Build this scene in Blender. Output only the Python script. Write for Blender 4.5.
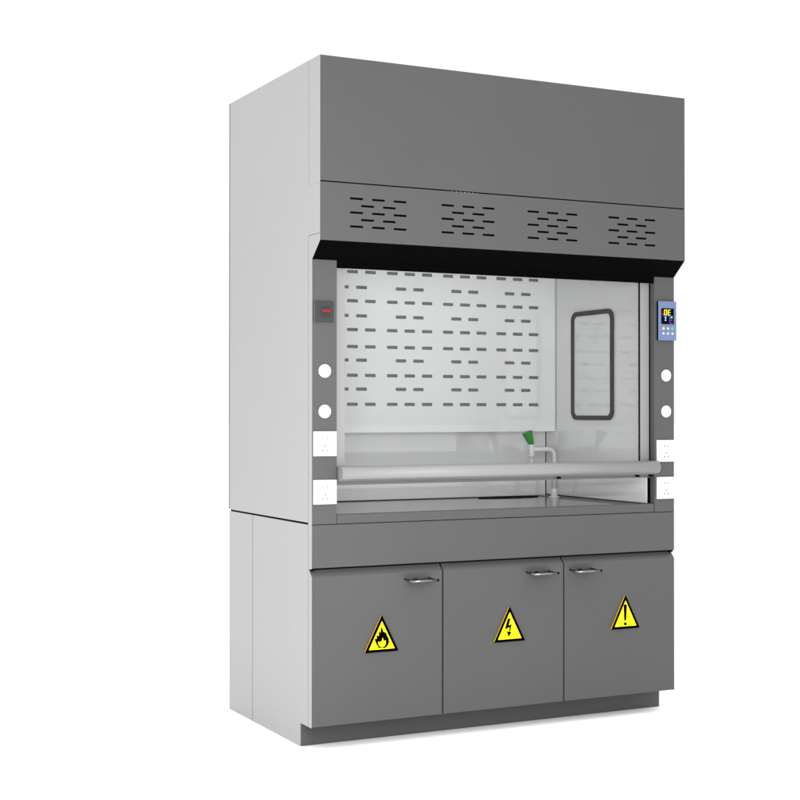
import bpy, bmesh, math, random
from mathutils import Vector, Matrix
random.seed(4)
sc = bpy.context.scene
for o in list(bpy.data.objects): bpy.data.objects.remove(o)

# ---------------------------------------------------------------- camera
cam_d = bpy.data.cameras.new('camera'); cam = bpy.data.objects.new('camera', cam_d)
sc.collection.objects.link(cam); sc.camera = cam
yaw, pitch, roll = 0.46596, 0.0082417, 0.00044274
fw = Vector((math.sin(yaw)*math.cos(pitch), math.cos(yaw)*math.cos(pitch), math.sin(pitch)))
rt = Vector((math.cos(yaw), -math.sin(yaw), 0)); up = rt.cross(fw)
c_, s_ = math.cos(roll), math.sin(roll)
rt, up = c_*rt + s_*up, -s_*rt + c_*up
m = Matrix((rt, up, -fw)).transposed().to_4x4(); m.translation = Vector((-1.91768, -4.40402, 1.13640))
cam.matrix_world = m
cam_d.sensor_width = 36; cam_d.lens = 36*1451.7266/800; cam_d.clip_start = .05; cam_d.clip_end = 500

# ---------------------------------------------------------------- studio light
w = bpy.data.worlds.new("World"); sc.world = w; w.use_nodes = True
nt = w.node_tree; bg = nt.nodes['Background']
tc = nt.nodes.new('ShaderNodeTexCoord'); sx = nt.nodes.new('ShaderNodeSeparateXYZ')
mr = nt.nodes.new('ShaderNodeMapRange')
nt.links.new(tc.outputs['Generated'], sx.inputs[0]); nt.links.new(sx.outputs['Z'], mr.inputs['Value'])
mr.inputs['From Min'].default_value = .25; mr.inputs['From Max'].default_value = .8
mr.inputs['To Min'].default_value = 1.04; mr.inputs['To Max'].default_value = 2.5
bg.inputs['Color'].default_value = (1, 1, 1, 1)
# added world gradient, dimmed behind the camera to set the front tones
my = nt.nodes.new('ShaderNodeMapRange'); nt.links.new(sx.outputs['Y'], my.inputs['Value'])
my.inputs['From Min'].default_value = -.9; my.inputs['From Max'].default_value = -.05
my.inputs['To Min'].default_value = .72; my.inputs['To Max'].default_value = 1
mu = nt.nodes.new('ShaderNodeMath'); mu.operation = 'MULTIPLY'
nt.links.new(mr.outputs[0], mu.inputs[0]); nt.links.new(my.outputs[0], mu.inputs[1])
mxx = nt.nodes.new('ShaderNodeMapRange'); nt.links.new(sx.outputs['X'], mxx.inputs['Value'])
mxx.inputs['From Min'].default_value = .3; mxx.inputs['From Max'].default_value = .95
mxx.inputs['To Min'].default_value = 1; mxx.inputs['To Max'].default_value = 1.12  # unseen brightness added from the right to lift the floor shadow
mu2 = nt.nodes.new('ShaderNodeMath'); mu2.operation = 'MULTIPLY'
nt.links.new(mu.outputs[0], mu2.inputs[0]); nt.links.new(mxx.outputs[0], mu2.inputs[1])
nt.links.new(mu2.outputs[0], bg.inputs['Strength'])

def area(name, loc, target, size, size_y, power, col=(1,1,1)):
    l = bpy.data.lights.new(name, 'AREA'); l.shape = 'RECTANGLE'; l.size = size; l.size_y = size_y
    l.energy = power; l.color = col
    o = bpy.data.objects.new(name, l); sc.collection.objects.link(o); o.location = loc
    o.rotation_euler = (Vector(target)-Vector(loc)).to_track_quat('-Z', 'Y').to_euler()
    return o
area('key_softbox', (-.6, -2.0, 1.2), (.5, .4, .85), 1.1, 1.1, 48)
sc.view_settings.view_transform = 'Standard'; sc.view_settings.look = 'None'
sc.view_settings.exposure = 0; sc.view_settings.gamma = 1

# ---------------------------------------------------------------- materials
def mat(name, col, rough=.5, metal=0, spec=.5, coat=0, grain=0, grain_scale=600, bump=0, emit=0, coat_rough=.05, blotch=0, coat_ior=1.5):
    M = bpy.data.materials.new(name); M.use_nodes = True; t = M.node_tree; b = t.nodes['Principled BSDF']
    if isinstance(col, (int, float)): col = (col,)*3
    b.inputs['Base Color'].default_value = (*col, 1); b.inputs['Roughness'].default_value = rough
    b.inputs['Metallic'].default_value = metal; b.inputs['Specular IOR Level'].default_value = spec
    b.inputs['Coat Weight'].default_value = coat; b.inputs['Coat Roughness'].default_value = coat_rough
    b.inputs['Coat IOR'].default_value = coat_ior
    if emit:
        b.inputs['Emission Color'].default_value = (*col, 1); b.inputs['Emission Strength'].default_value = emit
    if grain or bump or blotch:
        co = t.nodes.new('ShaderNodeTexCoord')
        n = t.nodes.new('ShaderNodeTexNoise'); n.inputs['Scale'].default_value = grain_scale; n.inputs['Detail'].default_value = 2
        t.links.new(co.outputs['Object'], n.inputs['Vector'])
        if grain or blotch:
            n2 = t.nodes.new('ShaderNodeTexNoise'); n2.inputs['Scale'].default_value = 2.3; n2.inputs['Detail'].default_value = 3
            t.links.new(co.outputs['Object'], n2.inputs['Vector'])
            a = t.nodes.new('ShaderNodeMath'); a.operation = 'MULTIPLY_ADD'; a.inputs[1].default_value = grain*2; a.inputs[2].default_value = 1-grain
            a2 = t.nodes.new('ShaderNodeMath'); a2.operation = 'MULTIPLY_ADD'; a2.inputs[1].default_value = blotch*2; a2.inputs[2].default_value = 1-blotch
            mm = t.nodes.new('ShaderNodeMath'); mm.operation = 'MULTIPLY'
            t.links.new(n.outputs['Fac'], a.inputs[0]); t.links.new(n2.outputs['Fac'], a2.inputs[0])
            t.links.new(a.outputs[0], mm.inputs[0]); t.links.new(a2.outputs[0], mm.inputs[1])
            mx = t.nodes.new('ShaderNodeVectorMath'); mx.operation = 'SCALE'; mx.inputs[0].default_value = col
            t.links.new(mm.outputs[0], mx.inputs['Scale']); t.links.new(mx.outputs[0], b.inputs['Base Color'])
        if bump:
            bp = t.nodes.new('ShaderNodeBump'); bp.inputs['Strength'].default_value = bump; bp.inputs['Distance'].default_value = .0006
            t.links.new(n.outputs['Fac'], bp.inputs['Height']); t.links.new(bp.outputs[0], b.inputs['Normal'])
    return M
GREY = mat('grey_powder_coat', .070, .5, spec=.25, grain=.16, grain_scale=210, bump=.12, blotch=.05)
LIGHT = mat('light_powder_coat', (.300, .300, .305), .5, spec=.25, grain=.03, bump=.05, blotch=.03)
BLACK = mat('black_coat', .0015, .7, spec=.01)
DARK = mat('cavity_shade', .005, .8, spec=.02)
LINER = mat('white_phenolic_liner', (.64, .64, .64), .45, spec=.3, coat=1, coat_ior=1.55, coat_rough=.0, grain=.02, blotch=.02)  # toned slightly below the baffle to put the side wall's shade in
BAFFLE = mat('baffle_liner', (.67, .67, .67), .45, spec=.3, coat=.8, coat_rough=.0, grain=.02, blotch=.02)
TOP = mat('counter_resin', .13, .16, spec=.5, grain=.05, coat=.4)
ALU = mat('anodised_aluminium', (.23, .23, .232), .5, metal=.1, spec=.35, grain=.03)
ALUD = mat('rail_aluminium', .10, .5, spec=.3)
CHROME = mat('chrome', (.20, .20, .20), .22, metal=1)
PWEB = mat('pull_web', (.03, .03, .03), .4, metal=.5)
WHITE = mat('white_plastic', .56, .45, spec=.4)
WLINE = mat('socket_line', .42, .5)
HOLE = mat('socket_hole', .10, .6)
RUBBER = mat('black_rubber', .035, .5, spec=.3)
PVC = mat('white_tap', .66, .3)
GREEN = mat('green_lever', (.0, .20, .004), .5, spec=.15)
YEL = mat('sign_yellow', (.80, .76, .0), .5, spec=.2)
ORA = mat('sign_edge', (.72, .40, .005), .5, spec=.2)
SBLK = mat('sign_black', .001, .6, spec=.0)
BLUE = mat('blue_plastic', (.115, .155, .29), .45, spec=.3)
SCR = mat('screen_black', .001, .4, spec=.05)
EY = mat('led_yellow', (1, .85, .02), .5, emit=.8)
EB = mat('led_blue', (.02, .08, .6), .5, emit=.5)
EC = mat('led_cyan', (.3, .6, 1), .5, emit=.6)
ER = mat('led_red', (.75, .0, .0), .5, spec=.1, emit=.55)
BG_ = mat('button_green', (.02, .85, .05), .5); BY = mat('button_yellow', (.95, .85, .05), .5)
SWP = mat('switch_plate', .032, .25); SWD = mat('switch_rocker', .014, .35)
SLOT = mat('slot_shade_sheet', .16, .6, spec=.2)  # its grey is the slots' shade put into colour
STILE = mat('satin_aluminium', (.24, .24, .24), .5, spec=.3, grain=.03)
FLOOR = mat('white_sweep', .97, .9, spec=0)
g = bpy.data.materials.new('clear_glass'); g.use_nodes = True; t = g.node_tree; t.nodes.clear()
out = t.nodes.new('ShaderNodeOutputMaterial'); mix = t.nodes.new('ShaderNodeMixShader')
tr = t.nodes.new('ShaderNodeBsdfTransparent'); tr.inputs[0].default_value = (.975, .98, .978, 1)
gl = t.nodes.new('ShaderNodeBsdfGlossy'); gl.inputs['Roughness'].default_value = .0
fr = t.nodes.new('ShaderNodeFresnel'); fr.inputs['IOR'].default_value = 1.22
t.links.new(fr.outputs[0], mix.inputs[0]); t.links.new(tr.outputs[0], mix.inputs[1]); t.links.new(gl.outputs[0], mix.inputs[2]); t.links.new(mix.outputs[0], out.inputs[0])
GLASS = g

# ---------------------------------------------------------------- mesh helpers
class MB:
    """collects shapes into ONE mesh"""
    def __init__(s): s.bm = bmesh.new(); s.mats = []
    def mi(s, m):
        if m not in s.mats: s.mats.append(m)
        return s.mats.index(m)
    def add(s, bm2, m, smooth=False):
        i = s.mi(m)
        for f in bm2.faces: f.material_index = i; f.smooth = smooth
        me = bpy.data.meshes.new('tmp'); bm2.to_mesh(me); bm2.free(); s.bm.from_mesh(me); bpy.data.meshes.remove(me)
        return s
    def box(s, m, x0, x1, y0, y1, z0, z1, bev=.0012):
        b = bmesh.new(); bmesh.ops.create_cube(b, size=1)
        for v in b.verts: v.co = Vector((x0 if v.co.x < 0 else x1, y0 if v.co.y < 0 else y1, z0 if v.co.z < 0 else z1))
        if bev:
            bmesh.ops.bevel(b, geom=b.edges[:], offset=min(bev, .3*min(x1-x0, y1-y0, z1-z0)), segments=2, affect='EDGES', profile=.5)
        return s.add(b, m)
    def prism(s, m, pts, axis, a, b_, bev=0, smooth=False):
        """extrude polygon; axis 'x': pts=(y,z); 'y': pts=(x,z); 'z': pts=(x,y)"""
        f = {'x': lambda p, q: (q, p[0], p[1]), 'y': lambda p, q: (p[0], q, p[1]), 'z': lambda p, q: (p[0], p[1], q)}[axis]
        b = bmesh.new(); n = len(pts)
        A = [b.verts.new(f(p, a)) for p in pts]; B = [b.verts.new(f(p, b_)) for p in pts]
        b.faces.new(A); b.faces.new(B[::-1])
        for i in range(n): b.faces.new((A[i], B[i], B[(i+1) % n], A[(i+1) % n]))
        bmesh.ops.recalc_face_normals(b, faces=b.faces[:])
        if bev: bmesh.ops.bevel(b, geom=b.edges[:], offset=bev, segments=2, affect='EDGES', profile=.5)
        return s.add(b, m, smooth)
    def plate(s, m, outer, holes, axis, a, b_):
        """polygon with holes, extruded from a to b_ along axis"""
        cu = bpy.data.curves.new('c', 'CURVE'); cu.dimensions = '2D'; cu.fill_mode = 'BOTH'; cu.extrude = abs(b_-a)/2
        for poly in [outer]+holes:
            sp = cu.splines.new('POLY'); sp.points.add(len(poly)-1); sp.use_cyclic_u = True
            for p, q in zip(sp.points, poly): p.co = (q[0], q[1], 0, 1)
        ob = bpy.data.objects.new('c', cu); sc.collection.objects.link(ob)
        dg = bpy.context.evaluated_depsgraph_get(); me = bpy.data.meshes.new_from_object(ob.evaluated_get(dg))
        b = bmesh.new(); b.from_mesh(me); mid = (a+b_)/2
        for v in b.verts:
            x, y, z = v.co
            v.co = {'y': (x, mid-z, y), 'x': (mid+z, x, y), 'z': (x, y, mid+z)}[axis]
        bmesh.ops.remove_doubles(b, verts=b.verts[:], dist=1e-6)
        bmesh.ops.recalc_face_normals(b, faces=b.faces[:])
        bpy.data.objects.remove(ob); bpy.data.curves.remove(cu); bpy.data.meshes.remove(me)
        return s.add(b, m)
    def cyl(s, m, p, q, r0, r1=None, n=32, bev=0):
        r1 = r0 if r1 is None else r1; p, q = Vector(p), Vector(q); d = q-p
        b = bmesh.new(); bmesh.ops.create_cone(b, cap_ends=True, segments=n, radius1=r0, radius2=r1, depth=d.length)
        if bev:
            bmesh.ops.bevel(b, geom=[e for e in b.edges if abs(e.verts[0].co.z-e.verts[1].co.z) < 1e-7], offset=bev, segments=3, affect='EDGES', profile=.5)
        M = Matrix.Translation((p+q)/2) @ d.to_track_quat('Z', 'Y').to_matrix().to_4x4()
        bmesh.ops.transform(b, matrix=M, verts=b.verts[:])
        i = s.mi(m)
        for f in b.faces: f.smooth = len(f.verts) == 4
        for f in b.faces: f.material_index = i
        me = bpy.data.meshes.new('tmp'); b.to_mesh(me); b.free(); s.bm.from_mesh(me); bpy.data.meshes.remove(me)
        return s
    def tube(s, m, path, r, n=20):
        b = bmesh.new(); rings = []; P = [Vector(p) for p in path]
        for i, p in enumerate(P):
            d = (P[min(i+1, len(P)-1)]-P[max(i-1, 0)]).normalized()
            u = Vector((0, 1, 0)) if abs(d.y) < .9 else Vector((0, 0, 1)); v = d.cross(u).normalized(); u = v.cross(d)
            rings.append([b.verts.new(p+r*(math.cos(2*math.pi*k/n)*u+math.sin(2*math.pi*k/n)*v)) for k in range(n)])
        for A, B in zip(rings, rings[1:]):
            for k in range(n): b.faces.new((A[k], A[(k+1) % n], B[(k+1) % n], B[k]))
        b.faces.new(rings[0]); b.faces.new(rings[-1][::-1]); bmesh.ops.recalc_face_normals(b, faces=b.faces[:])
        return s.add(b, m, True)
    def build(s, name, parent=None, label=None):
        me = bpy.data.meshes.new(name); s.bm.to_mesh(me); s.bm.free()
        for m in s.mats: me.materials.append(m)
        o = bpy.data.objects.new(name, me); sc.collection.objects.link(o)
        if parent:
            o.parent = parent
            if parent is root: o.location = -root.location
        if label: o['label'] = label
        return o
def rrect(cx, cy, w, h, r, n=5):
    pts = []
    for (sx_, sy_, a0) in ((1, 1, 0), (-1, 1, 90), (-1, -1, 180), (1, -1, 270)):
        for k in range(n+1):
            a = math.radians(a0+90*k/n); pts.append((cx+sx_*(w/2-r)+r*math.cos(a), cy+sy_*(h/2-r)+r*math.sin(a)))
    return pts

# ---------------------------------------------------------------- setting
fl = MB(); b = bmesh.new(); bmesh.ops.create_circle(b, cap_ends=True, segments=96, radius=120); fl.add(b, FLOOR)
o = fl.build('floor'); o['kind'] = 'structure'

# ---------------------------------------------------------------- fume hood
W = 1.5; P = .067; D = .868; H = 2.3205
root = bpy.data.objects.new('fume_hood', None); sc.collection.objects.link(root)
root.location = (.75, .47, 0); root.empty_display_size = .3
root['label'] = 'tall grey laboratory fume hood with glass sash, slotted vents and three cabinet doors'
root['category'] = 'fume hood'
a_, b__ = .0016, W-.0016

# dark inner carcass added to close cavities; its black paints the shade in gaps
c = MB()
for x0, x1 in ((.004, .016), (W-.016, W-.004)):
    c.prism(DARK, [(.004, H-.004), (.004, 1.712), (.071, 1.652), (.071, .605), (.094, .60), (.094, .083), (.166, .083), (.166, .006), (.86, .006), (.86, H-.004)], 'x', x0, x1)
c.box(DARK, .016, W-.016, .095, .86, .60, .606, 0)
c.box(DARK, .016, W-.016, .092, .098, .083, .75, 0)
c.box(DARK, .016, W-.016, .094, .86, .082, .088, 0)
c.box(DARK, .016, W-.016, .022, .030, 1.70, 1.91, 0)
c.box(DARK, .016, W-.016, .842, .858, .09, H-.01, 0)
c.box(DARK, .016, W-.016, .074, .84, 1.742, 1.75, 0)
c.build('carcass', root)
MB().box(LIGHT, .0015, W-.0015, .0215, .8595, H-.0035, H-.0005).build('top_cover', root)
bk = MB().box(ALUD, -.0012, W+.0012, D-.004, D+.0015, .764, H-.001).box(LIGHT, .001, W-.001, D-.004, D, .001, .757); bk.build('back_panel', root)

# side sheets
for x0, x1 in ((0, .0014), (W-.0014, W)):
    MB().prism(LIGHT, [(.0935, H), (.0935, 1.8968), (.0008, 1.8968), (.0008, 1.7300), (.0980, 1.7300), (.0980, .7640), (D-.005, .7635), (D-.005, H)], 'x', x0, x1).build('side_panel', root)
    MB().prism(LIGHT, [(.0008, H), (.0908, H), (.0908, 1.8972), (.0008, 1.8972)], 'x', x0, x1).build('corner_strip', root)
    MB().prism(LIGHT, [(.0008, 1.7285), (.0008, 1.706), (P, 1.649), (P+.0005, .611), (.090, .607), (P+.0005, .582), (P+.0005, .0796), (.0945, .0796), (.0945, 1.7285)], 'x', x0, x1).build('corner_post', root)
    MB().prism(LIGHT, [(.0980, .0796), (.1625, .0796), (.1625, 0), (.6135, 0), (.6135, .7570), (.0980, .7570)], 'x', x0, x1).build('lower_side_panel', root)
    MB().prism(LIGHT, [(.6180, 0), (D-.005, 0), (D-.005, .7570), (.6180, .7570)], 'x', x0, x1).build('rear_side_panel', root)

# fascia
MB().box(GREY, a_, b__, 0, .003, 1.9042, H, .0008).build('top_panel', root)
holes = []
for g0 in (.1097, .4572, .8045, 1.1510):
    for r in range(5):
        z = 1.8505-.0234*r
        for k in range(3 if r % 2 == 0 else 2):
            x = g0 + .0245 + .0815*k + (.0407 if r % 2 else 0)
            holes.append(rrect(x, z, .049, .0074, .0030, 3))
MB().plate(GREY, [(a_, 1.7065), (b__, 1.7065), (b__, 1.8998), (a_, 1.8998)], holes, 'y', 0, .0022).build('vent_panel', root)
ls = MB()  # made-up row of pale specks along the seam, no known part
for k in range(7):
    x = .497+.0165*k; ls.box(ALU, x, x+.007-.0010*abs(k-3), -.0003, .004, 1.8992-.0005*(k % 2), 1.9008, .0004)
ls.build('seam_specks', root)
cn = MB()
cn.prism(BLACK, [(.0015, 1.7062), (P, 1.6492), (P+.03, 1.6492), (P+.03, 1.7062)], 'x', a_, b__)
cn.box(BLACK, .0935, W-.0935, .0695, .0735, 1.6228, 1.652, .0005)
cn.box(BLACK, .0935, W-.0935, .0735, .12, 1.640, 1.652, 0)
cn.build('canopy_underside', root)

# front columns, lip, apron
for x0, x1 in ((a_, .0918), (1.4082, b__)):
    MB().box(GREY, x0, x1, P, .105, .7588, 1.6484).build('front_column', root)
ct = MB()
ct.box(GREY, .0940, 1.4058, P+.0012, .094, .7588, .7905, .0018)
ct.build('counter_lip', root)
cs = MB()
X0, X1, Y0, Y1, ZS = .1005, 1.3995, .094, .8155, .7825
sink = [(1.175+.135*math.cos(2*math.pi*k/40), .748+.034*math.sin(2*math.pi*k/40)) for k in range(40)]
cs.plate(TOP, rrect((X0+X1)/2, (Y0+Y1)/2, X1-X0, Y1-Y0, .001, 1), [sink], 'z', ZS-.014, ZS)
cs.prism(TOP, [(X1-.040, ZS+.0005), (X1-.037, ZS+.0045), (X1, ZS+.0045), (X1, ZS-.001), (X1-.04, ZS-.001)], 'y', .13, Y1)
cs.prism(TOP, [(X0+.040, ZS+.0005), (X0+.037, ZS+.0045), (X0, ZS+.0045), (X0, ZS-.001), (X0+.04, ZS-.001)], 'y', .13, Y1)
co = cs.build('countertop', root)
MB().box(RUBBER, X0+.04, X1-.04, .816-.004, .816-.0005, ZS+.0002, ZS+.0035, 0).box(RUBBER, X1-.0035, X1-.0005, .13, .816-.004, ZS+.0047, ZS+.0080, 0).build('sealant', co)
sk = MB()
ri = [(1.175+(.135)*math.cos(2*math.pi*k/40), .748+(.034)*math.sin(2*math.pi*k/40)) for k in range(40)]
ro = [(1.175+(.143)*math.cos(2*math.pi*k/40), .748+(.041)*math.sin(2*math.pi*k/40)) for k in range(40)]
sk.plate(BLACK, ro, [ri], 'z', ZS-.10, ZS+.0022)
sk.prism(BLACK, ri, 'z', ZS-.10, ZS-.095)
sk.build('cup_sink', co)
MB().box(GREY, a_, b__, P, .090, .6125, .7568).build('apron', root)
MB().box(GREY, a_, b__, .162, .172, .0012, .0796, .0005).build('toe_kick', root)
MB().box(GREY, a_, b__, .094, .161, .0798, .082, .0003).build('bottom_panel', root)

# chamber
LX, RX, BY_, CY = .1, 1.40, .816, 1.735
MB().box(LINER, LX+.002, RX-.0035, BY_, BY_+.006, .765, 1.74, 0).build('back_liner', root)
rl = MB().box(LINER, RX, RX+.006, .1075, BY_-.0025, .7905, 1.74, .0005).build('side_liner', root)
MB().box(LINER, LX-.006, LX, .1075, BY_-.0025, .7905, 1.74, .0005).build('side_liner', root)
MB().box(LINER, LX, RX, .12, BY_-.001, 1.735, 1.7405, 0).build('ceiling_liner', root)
wy, wz, ww, wh = .466, 1.3245, .296, .441
gk = MB().plate(RUBBER, rrect(wy, wz, ww, wh, .036, 8), [rrect(wy, wz, ww-.036, wh-.036, .022, 8)], 'x', RX-.008, RX-.0003).build('inspection_window', root)
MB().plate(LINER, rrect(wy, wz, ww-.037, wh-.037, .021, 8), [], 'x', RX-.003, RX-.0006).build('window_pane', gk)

holes = []
cents = [(.3815+.0, .4602, .5380), (.6339, .7116, .7897), (.8854, .9634, 1.0405), (1.1340, 1.2131, 1.2902), (.1290, .2075, .2853)]
halves = [(.4205, .4995), (.6726, .7508), (.9234, 1.0018), (1.1740, 1.2525), (.168, .2465)]
zf = [1.6845, 1.5703, 1.458, 1.3917, 1.2795, 1.1664]; zh = [1.6240, 1.5125, 1.3390, 1.2258]
for cg, hg in zip(cents, halves):
    for x in cg:
        for z in zf: holes.append(rrect(x, z, .047, .0128, .003, 2))
    for x in hg:
        for z in zh: holes.append(rrect(x, z, .047, .0128, .003, 2))
bf = MB().plate(BAFFLE, [(LX+.003, 1.0555), (RX-.004, 1.0555), (RX-.004, 1.733), (LX+.003, 1.733)], holes, 'y', .738, .7415)
bf.box(BAFFLE, LX+.003, RX-.004, .7417, .765, 1.0555, 1.0585, 0)
bf.box(SLOT, LX+.003, RX-.004, .7440, .7460, 1.0600, 1.733, 0)  # added sheet; its grey stands in for the dim space behind the slots
bf.build('baffle', root)

# sash
st = MB()
st.box(STILE, .0938, .1345, .0945, .1065, .9492, 1.70, .0015)
st.box(STILE, 1.3645, 1.4032, .0945, .1065, .9492, 1.70, .0015)
st.box(BLACK, 1.3618, 1.3643, .0990, .1065, .9492, 1.70, .0004)
st.box(BLACK, 1.4035, 1.4072, .0935, .1065, .7915, 1.70, .0004)
st.box(ALUD, .0938, 1.4008, .082, .1065, .8885, .9490, .001)
sash = st.build('sash', root)
MB().box(GLASS, .1250, 1.3630, .0985, .1035, .949, 1.70, 0).build('glass_pane', sash)
prof = [(.0815, .952), (.046, .9525)]
for k in range(1, 12):
    a = math.radians(90+180*k/12*0.92); prof.append((.046+.021*math.cos(a), .9295+.023*math.sin(a)))
prof += [(.060, .9030), (.0815, .9000)]
hb = MB(); hb.prism(ALU, prof, 'x', .0965, 1.4065, smooth=False)
hb.bm.faces.ensure_lookup_table()
for f in hb.bm.faces:
    if len(f.verts) == 4 and abs(f.normal.x) < .1 and f.calc_center_median().y < .0462: f.smooth = True
hb.build('sash_handle', sash)
for x in (.985, 1.335, 1.395): MB().box(BLACK, x-.006, x+.006, .070, .0815, .8925, .8995, .001).build('sash_clip', sash)

# cabinet doors
def tri(base, w_, h_, ins=0):
    x0, z0 = base
    # inset triangle
    a = math.atan2(h_, w_/2); k = ins/math.tan(a/2)
    return [(x0+k, z0+ins), (x0+w_-k, z0+ins), (x0+w_/2, z0+h_-ins/math.cos(a))]
def rtri(base, w_, h_, ins, r):
    T = tri(base, w_, h_, ins); pts = []
    for i in range(3):
        p = Vector(T[i]); q1 = Vector(T[i-1]); q2 = Vector(T[(i+1) % 3])
        A = p+(q1-p).normalized()*r; B = p+(q2-p).normalized()*r
        pts += [tuple(A), tuple((A+B+p*2)/4), tuple(B)]
    return pts
def warp(pts, bl, br, apex, x0, z0, w_, h_):
    out = []
    for X, Y in pts:
        u = (X-bl[0])/(br[0]-bl[0]); by = bl[1]+(br[1]-bl[1])*u
        ba = bl[1]+(br[1]-bl[1])*(apex[0]-bl[0])/(br[0]-bl[0])
        out.append((x0+u*w_, z0+(by-Y)/(ba-apex[1])*h_))
    return out
doors = [(0, .4985, (.3475, .4495), .1938, .3165, 'flame'), (.4985, 1.0005, (.838, .940), .7020, .3160, 'bolt'), (1.0005, 1.5, (1.024, 1.126), 1.2045, .3285, 'mark')]
for x0, x1, (h0, h1), sx0, sz0, kind in doors:
    xa, xb = (a_ if x0 == 0 else x0+.0030), (b__ if x1 == 1.5 else x1-.0030)
    d = MB().prism(GREY, [(P, .0815), (P, .582), (.0895, .6055), (.0905, .0815)], 'x', xa, xb, bev=.0008)
    txt = {'flame': 'left cabinet door with yellow flame sign', 'bolt': 'middle cabinet door with yellow lightning bolt sign', 'mark': 'right cabinet door with yellow exclamation mark sign'}[kind]
    dr = d.build('door', root, txt)
    # pull: chrome bar on two legs with a flat dark web
    hd = MB(); yb = .0125; z = .5565
    hd.tube(CHROME, [(h0, yb, z), (h1, yb, z)], .0044)
    for x in (h0+.003, h1-.006):
        hd.tube(CHROME, [(x, yb, z), (x, P, z+.003)], .0036)
    hd.box(PWEB, h0+.004, h1-.008, yb+.006, P-.0002, z-.0005, z+.0022, .0005)
    hd.box(CHROME, (h0+h1)/2-.012, (h0+h1)/2+.004, .040, P-.0005, z+.0026, z+.006, .0008)
    hd.cyl(BLACK, (h1-.0005, yb, z), (h1+.003, yb, z), .0048)
    hd.build('handle', dr)
    ws, hs = .1290, .1265; yf = P-.0065
    s = MB()
    s.prism(ORA, rtri((sx0, sz0), ws, hs, .0007, .004), 'y', yf, P-.0002)
    s.prism(SBLK, rtri((sx0, sz0), ws, hs, .0, .004), 'y', yf-.0006, yf-.0001)
    s.prism(YEL, rtri((sx0, sz0), ws, hs, .0094, .002), 'y', yf-.0011, yf-.0007)
    y0, y1 = yf-.0016, yf-.0012; y2, y3 = yf-.0021, yf-.0017
    if kind == 'flame':
        K = ((205, 703), (640, 665), (415, 195), sx0, sz0, ws, hs)
        fl_ = [(350, 641), (345, 632), (372, 628), (338, 588), (318, 535), (312, 515), (346, 508), (336, 462), (372, 472), (374, 392), (396, 428), (404, 340), (424, 366), (437, 408), (478, 428), (488, 464), (512, 505), (518, 560), (498, 606), (462, 630), (494, 626), (490, 638)]
        inn = [(358, 553), (392, 556), (412, 542), (428, 492), (442, 540), (470, 530), (472, 578), (444, 622), (402, 628), (370, 600)]
        sh = lambda L: [(421+(X-415)*.90, 496+(Y-496)*.94) for X, Y in L]
        s.prism(SBLK, warp(sh(fl_), *K), 'y', y0, y1); s.prism(YEL, warp(sh(inn), *K), 'y', y2, y3)
    elif kind == 'bolt':
        K = ((205, 565), (585, 525), (385, 85), sx0, sz0, ws, hs)
        s.prism(SBLK, warp([(370, 246), (404, 240), (380, 336), (418, 314), (400, 410), (386, 412), (392, 356), (334, 390)], *K), 'y', y0, y1)
        s.prism(SBLK, warp([(358, 412), (414, 418), (379, 484)], *K), 'y', y2, y3)
    else:
        K = ((150, 590), (505, 560), (325, 140), sx0, sz0, ws, hs)
        s.prism(SBLK, warp([(303, 275), (312, 262), (334, 262), (343, 275), (334, 462), (326, 470), (317, 470), (310, 462)], *K), 'y', y0, y1)
        s.prism(SBLK, warp([(323+19*math.cos(a*math.pi/8), 512+20*math.sin(a*math.pi/8)) for a in range(16)], *K), 'y', y0, y1)
    s.build('warning_sign', dr, {'flame': 'yellow triangle sign with black flame', 'bolt': 'yellow triangle sign with black lightning bolt', 'mark': 'yellow triangle sign with black exclamation mark'}[kind])

# white caps and sockets on the columns
for x, z in ((.0468, 1.274), (.0468, 1.138), (1.4604, 1.275), (1.4604, 1.1388)):
    MB().cyl(WHITE, (x, P, z), (x, P-.004, z), .0228, n=40, bev=.001).build('blanking_cap', root)
for x0, x1, z0, z1 in ((.0048, .0898, .988, 1.071), (.0048, .0898, .8265, .9085), (1.4155, 1.4998, .9482, 1.0308), (1.4155, 1.4998, .8078, .8908)):
    s = MB().box(WHITE, x0, x1, P-.006, P, z0, z1, .0012)
    cx, cz = (x0+x1)/2+.0005, (z0+z1)/2; y0, y1 = P-.0064, P-.0060
    s.plate(WLINE, rrect(cx, cz, .038, .070, .003, 2), [rrect(cx, cz, .0368, .0688, .0025, 2)], 'y', y0, y1)
    s.box(HOLE, cx-.0090, cx-.0060, y0, y1, cz+.0145, cz+.0205, 0); s.box(HOLE, cx+.0060, cx+.0090, y0, y1, cz+.0145, cz+.0205, 0)
    s.box(HOLE, cx-.0018, cx+.0018, y0, y1, cz-.0115, cz-.0055, 0)
    for sg in (-1, 1):
        s.prism(HOLE, [(cx+sg*.0050, cz-.0200), (cx+sg*.0078, cz-.0185), (cx+sg*.0112, cz-.0245), (cx+sg*.0084, cz-.0260)], 'y', y0, y1)
    s.build('wall_socket', root)

# red lit switch on the left column
s = MB().box(SWP, .0070, .0775, P-.007, P, 1.4375, 1.5085, .0015)
s.plate(SWD, rrect(.04225, 1.473, .066, .0665, .003, 3), [rrect(.04225, 1.473, .063, .0635, .003, 3)], 'y', P-.0074, P-.0070)
sw = s.build('light_switch', root)
MB().box(SWD, .0290, .0640, P-.0115, P-.0070, 1.4560, 1.4900, .001).build('rocker', sw)
for x in (.0415, .0560): MB().box(ER, x-.0042, x+.0042, P-.0123, P-.0116, 1.4730, 1.4790, .0003).build('indicator_light', sw)

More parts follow.
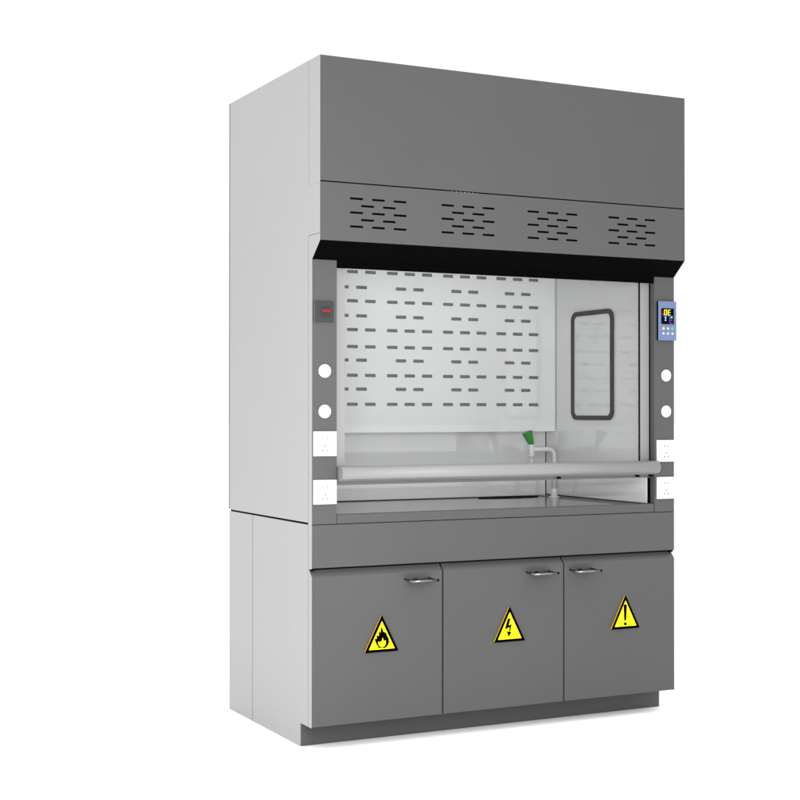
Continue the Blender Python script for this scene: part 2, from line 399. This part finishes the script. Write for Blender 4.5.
# blue controller on the right column
x0, x1, z0, z1 = 1.4185, 1.5015, 1.4080, 1.5565; yF = P-.012
s = MB(); s.box(BLACK, x0-.0006, x1-.003, yF+.004, P, z0+.001, z1-.001, .001)
pn = s.box(BLUE, x0, x1, yF, yF+.004, z0, z1, .0014).build('control_panel', root)
def ux(u): return x0+(u-657.7)*(x1-x0)/17.4
def vz(v): return z1-(v-301.2)*(z1-z0)/40.2
sb = MB().box(SCR, ux(660.2), ux(672.6), yF-.0008, yF, vz(324.8), vz(308.5), .0003)
yA, yB = yF-.0014, yF-.0009
def seg(m, u0, u1, v0, v1): sb.box(m, ux(u0), ux(u1), yA, yB, vz(v1), vz(v0), 0)
# digits "0E"
for u0, segs in ((662.9, 'abcdef'), (666.6, 'adefg')):
    w_ = 2.7; t_ = .55; th = .42; v0, v1, vm = 310.0, 315.4, 312.7
    if 'a' in segs: seg(EY, u0+.3, u0+w_-.3, v0, v0+th)
    if 'd' in segs: seg(EY, u0+.3, u0+w_-.3, v1-th, v1)
    if 'g' in segs: seg(EY, u0+.3, u0+w_-.3, vm-th/2, vm+th/2)
    if 'f' in segs: seg(EY, u0, u0+t_, v0+.3, vm-.1)
    if 'e' in segs: seg(EY, u0, u0+t_, vm+.1, v1-.3)
    if 'b' in segs: seg(EY, u0+w_-t_, u0+w_, v0+.3, vm-.1)
    if 'c' in segs: seg(EY, u0+w_-t_, u0+w_, vm+.1, v1-.3)
seg(ER, 661.2, 662.5, 313.9, 315.0); seg(EB, 661.4, 671.6, 316.1, 316.6); seg(EB, 668.2, 668.7, 316.9, 324.2)
seg(EC, 663.6, 664.9, 317.4, 318.8); seg(EC, 663.6, 664.9, 320.0, 321.2); seg(EY, 669.6, 670.9, 317.3, 318.3)
seg(EB, 669.4, 671.0, 320.1, 321.0); seg(ER, 669.6, 670.9, 323.2, 324.3)
sb.build('screen', pn)
for r, row in enumerate((( BY, WHITE, BG_), (WHITE, WHITE, WHITE))):
    for k, mt in enumerate(row):
        u, v = 662.2+4.4*k, 329.2+5.1*r
        MB().cyl(mt, (ux(u), yF, vz(v)), (ux(u), yF-.002, vz(v)), .0047, n=24, bev=.0006).build('button', pn)

# tap
tx, ty = 1.347, .67
s = MB().cyl(PVC, (tx, ty, ZS), (tx, ty, ZS+.006), .0235, bev=.001).cyl(PVC, (tx, ty, ZS+.006), (tx, ty, .820), .0150, bev=.001)
path = [(tx, ty, .81), (tx, ty, .955)]
for k in range(1, 9):
    a = math.radians(90*k/8); path.append((tx-.03+.03*math.cos(a), ty, .955+.028*math.sin(a)))
path.append((1.237, ty, .983))
s.tube(PVC, path, .0092)
s.cyl(PVC, (1.237, ty, .958), (1.237, ty, 1.001), .0115, bev=.001).cyl(PVC, (1.237, ty, .955), (1.237, ty, .964), .0130, bev=.001).cyl(PVC, (1.237, ty, .996), (1.237, ty, 1.003), .0128, bev=.001)
tap = s.build('tap', root)
MB().cyl(PVC, (1.237, ty, .955), (1.237, ty, .905), .0042, .003).build('nozzle', tap)
b = MB(); p, q_ = Vector((1.238, ty, 1.002)), Vector((1.216, ty, 1.053))
b.cyl(GREEN, p, q_, .0105, .0225, n=10, bev=.001)
b.build('lever', tap)
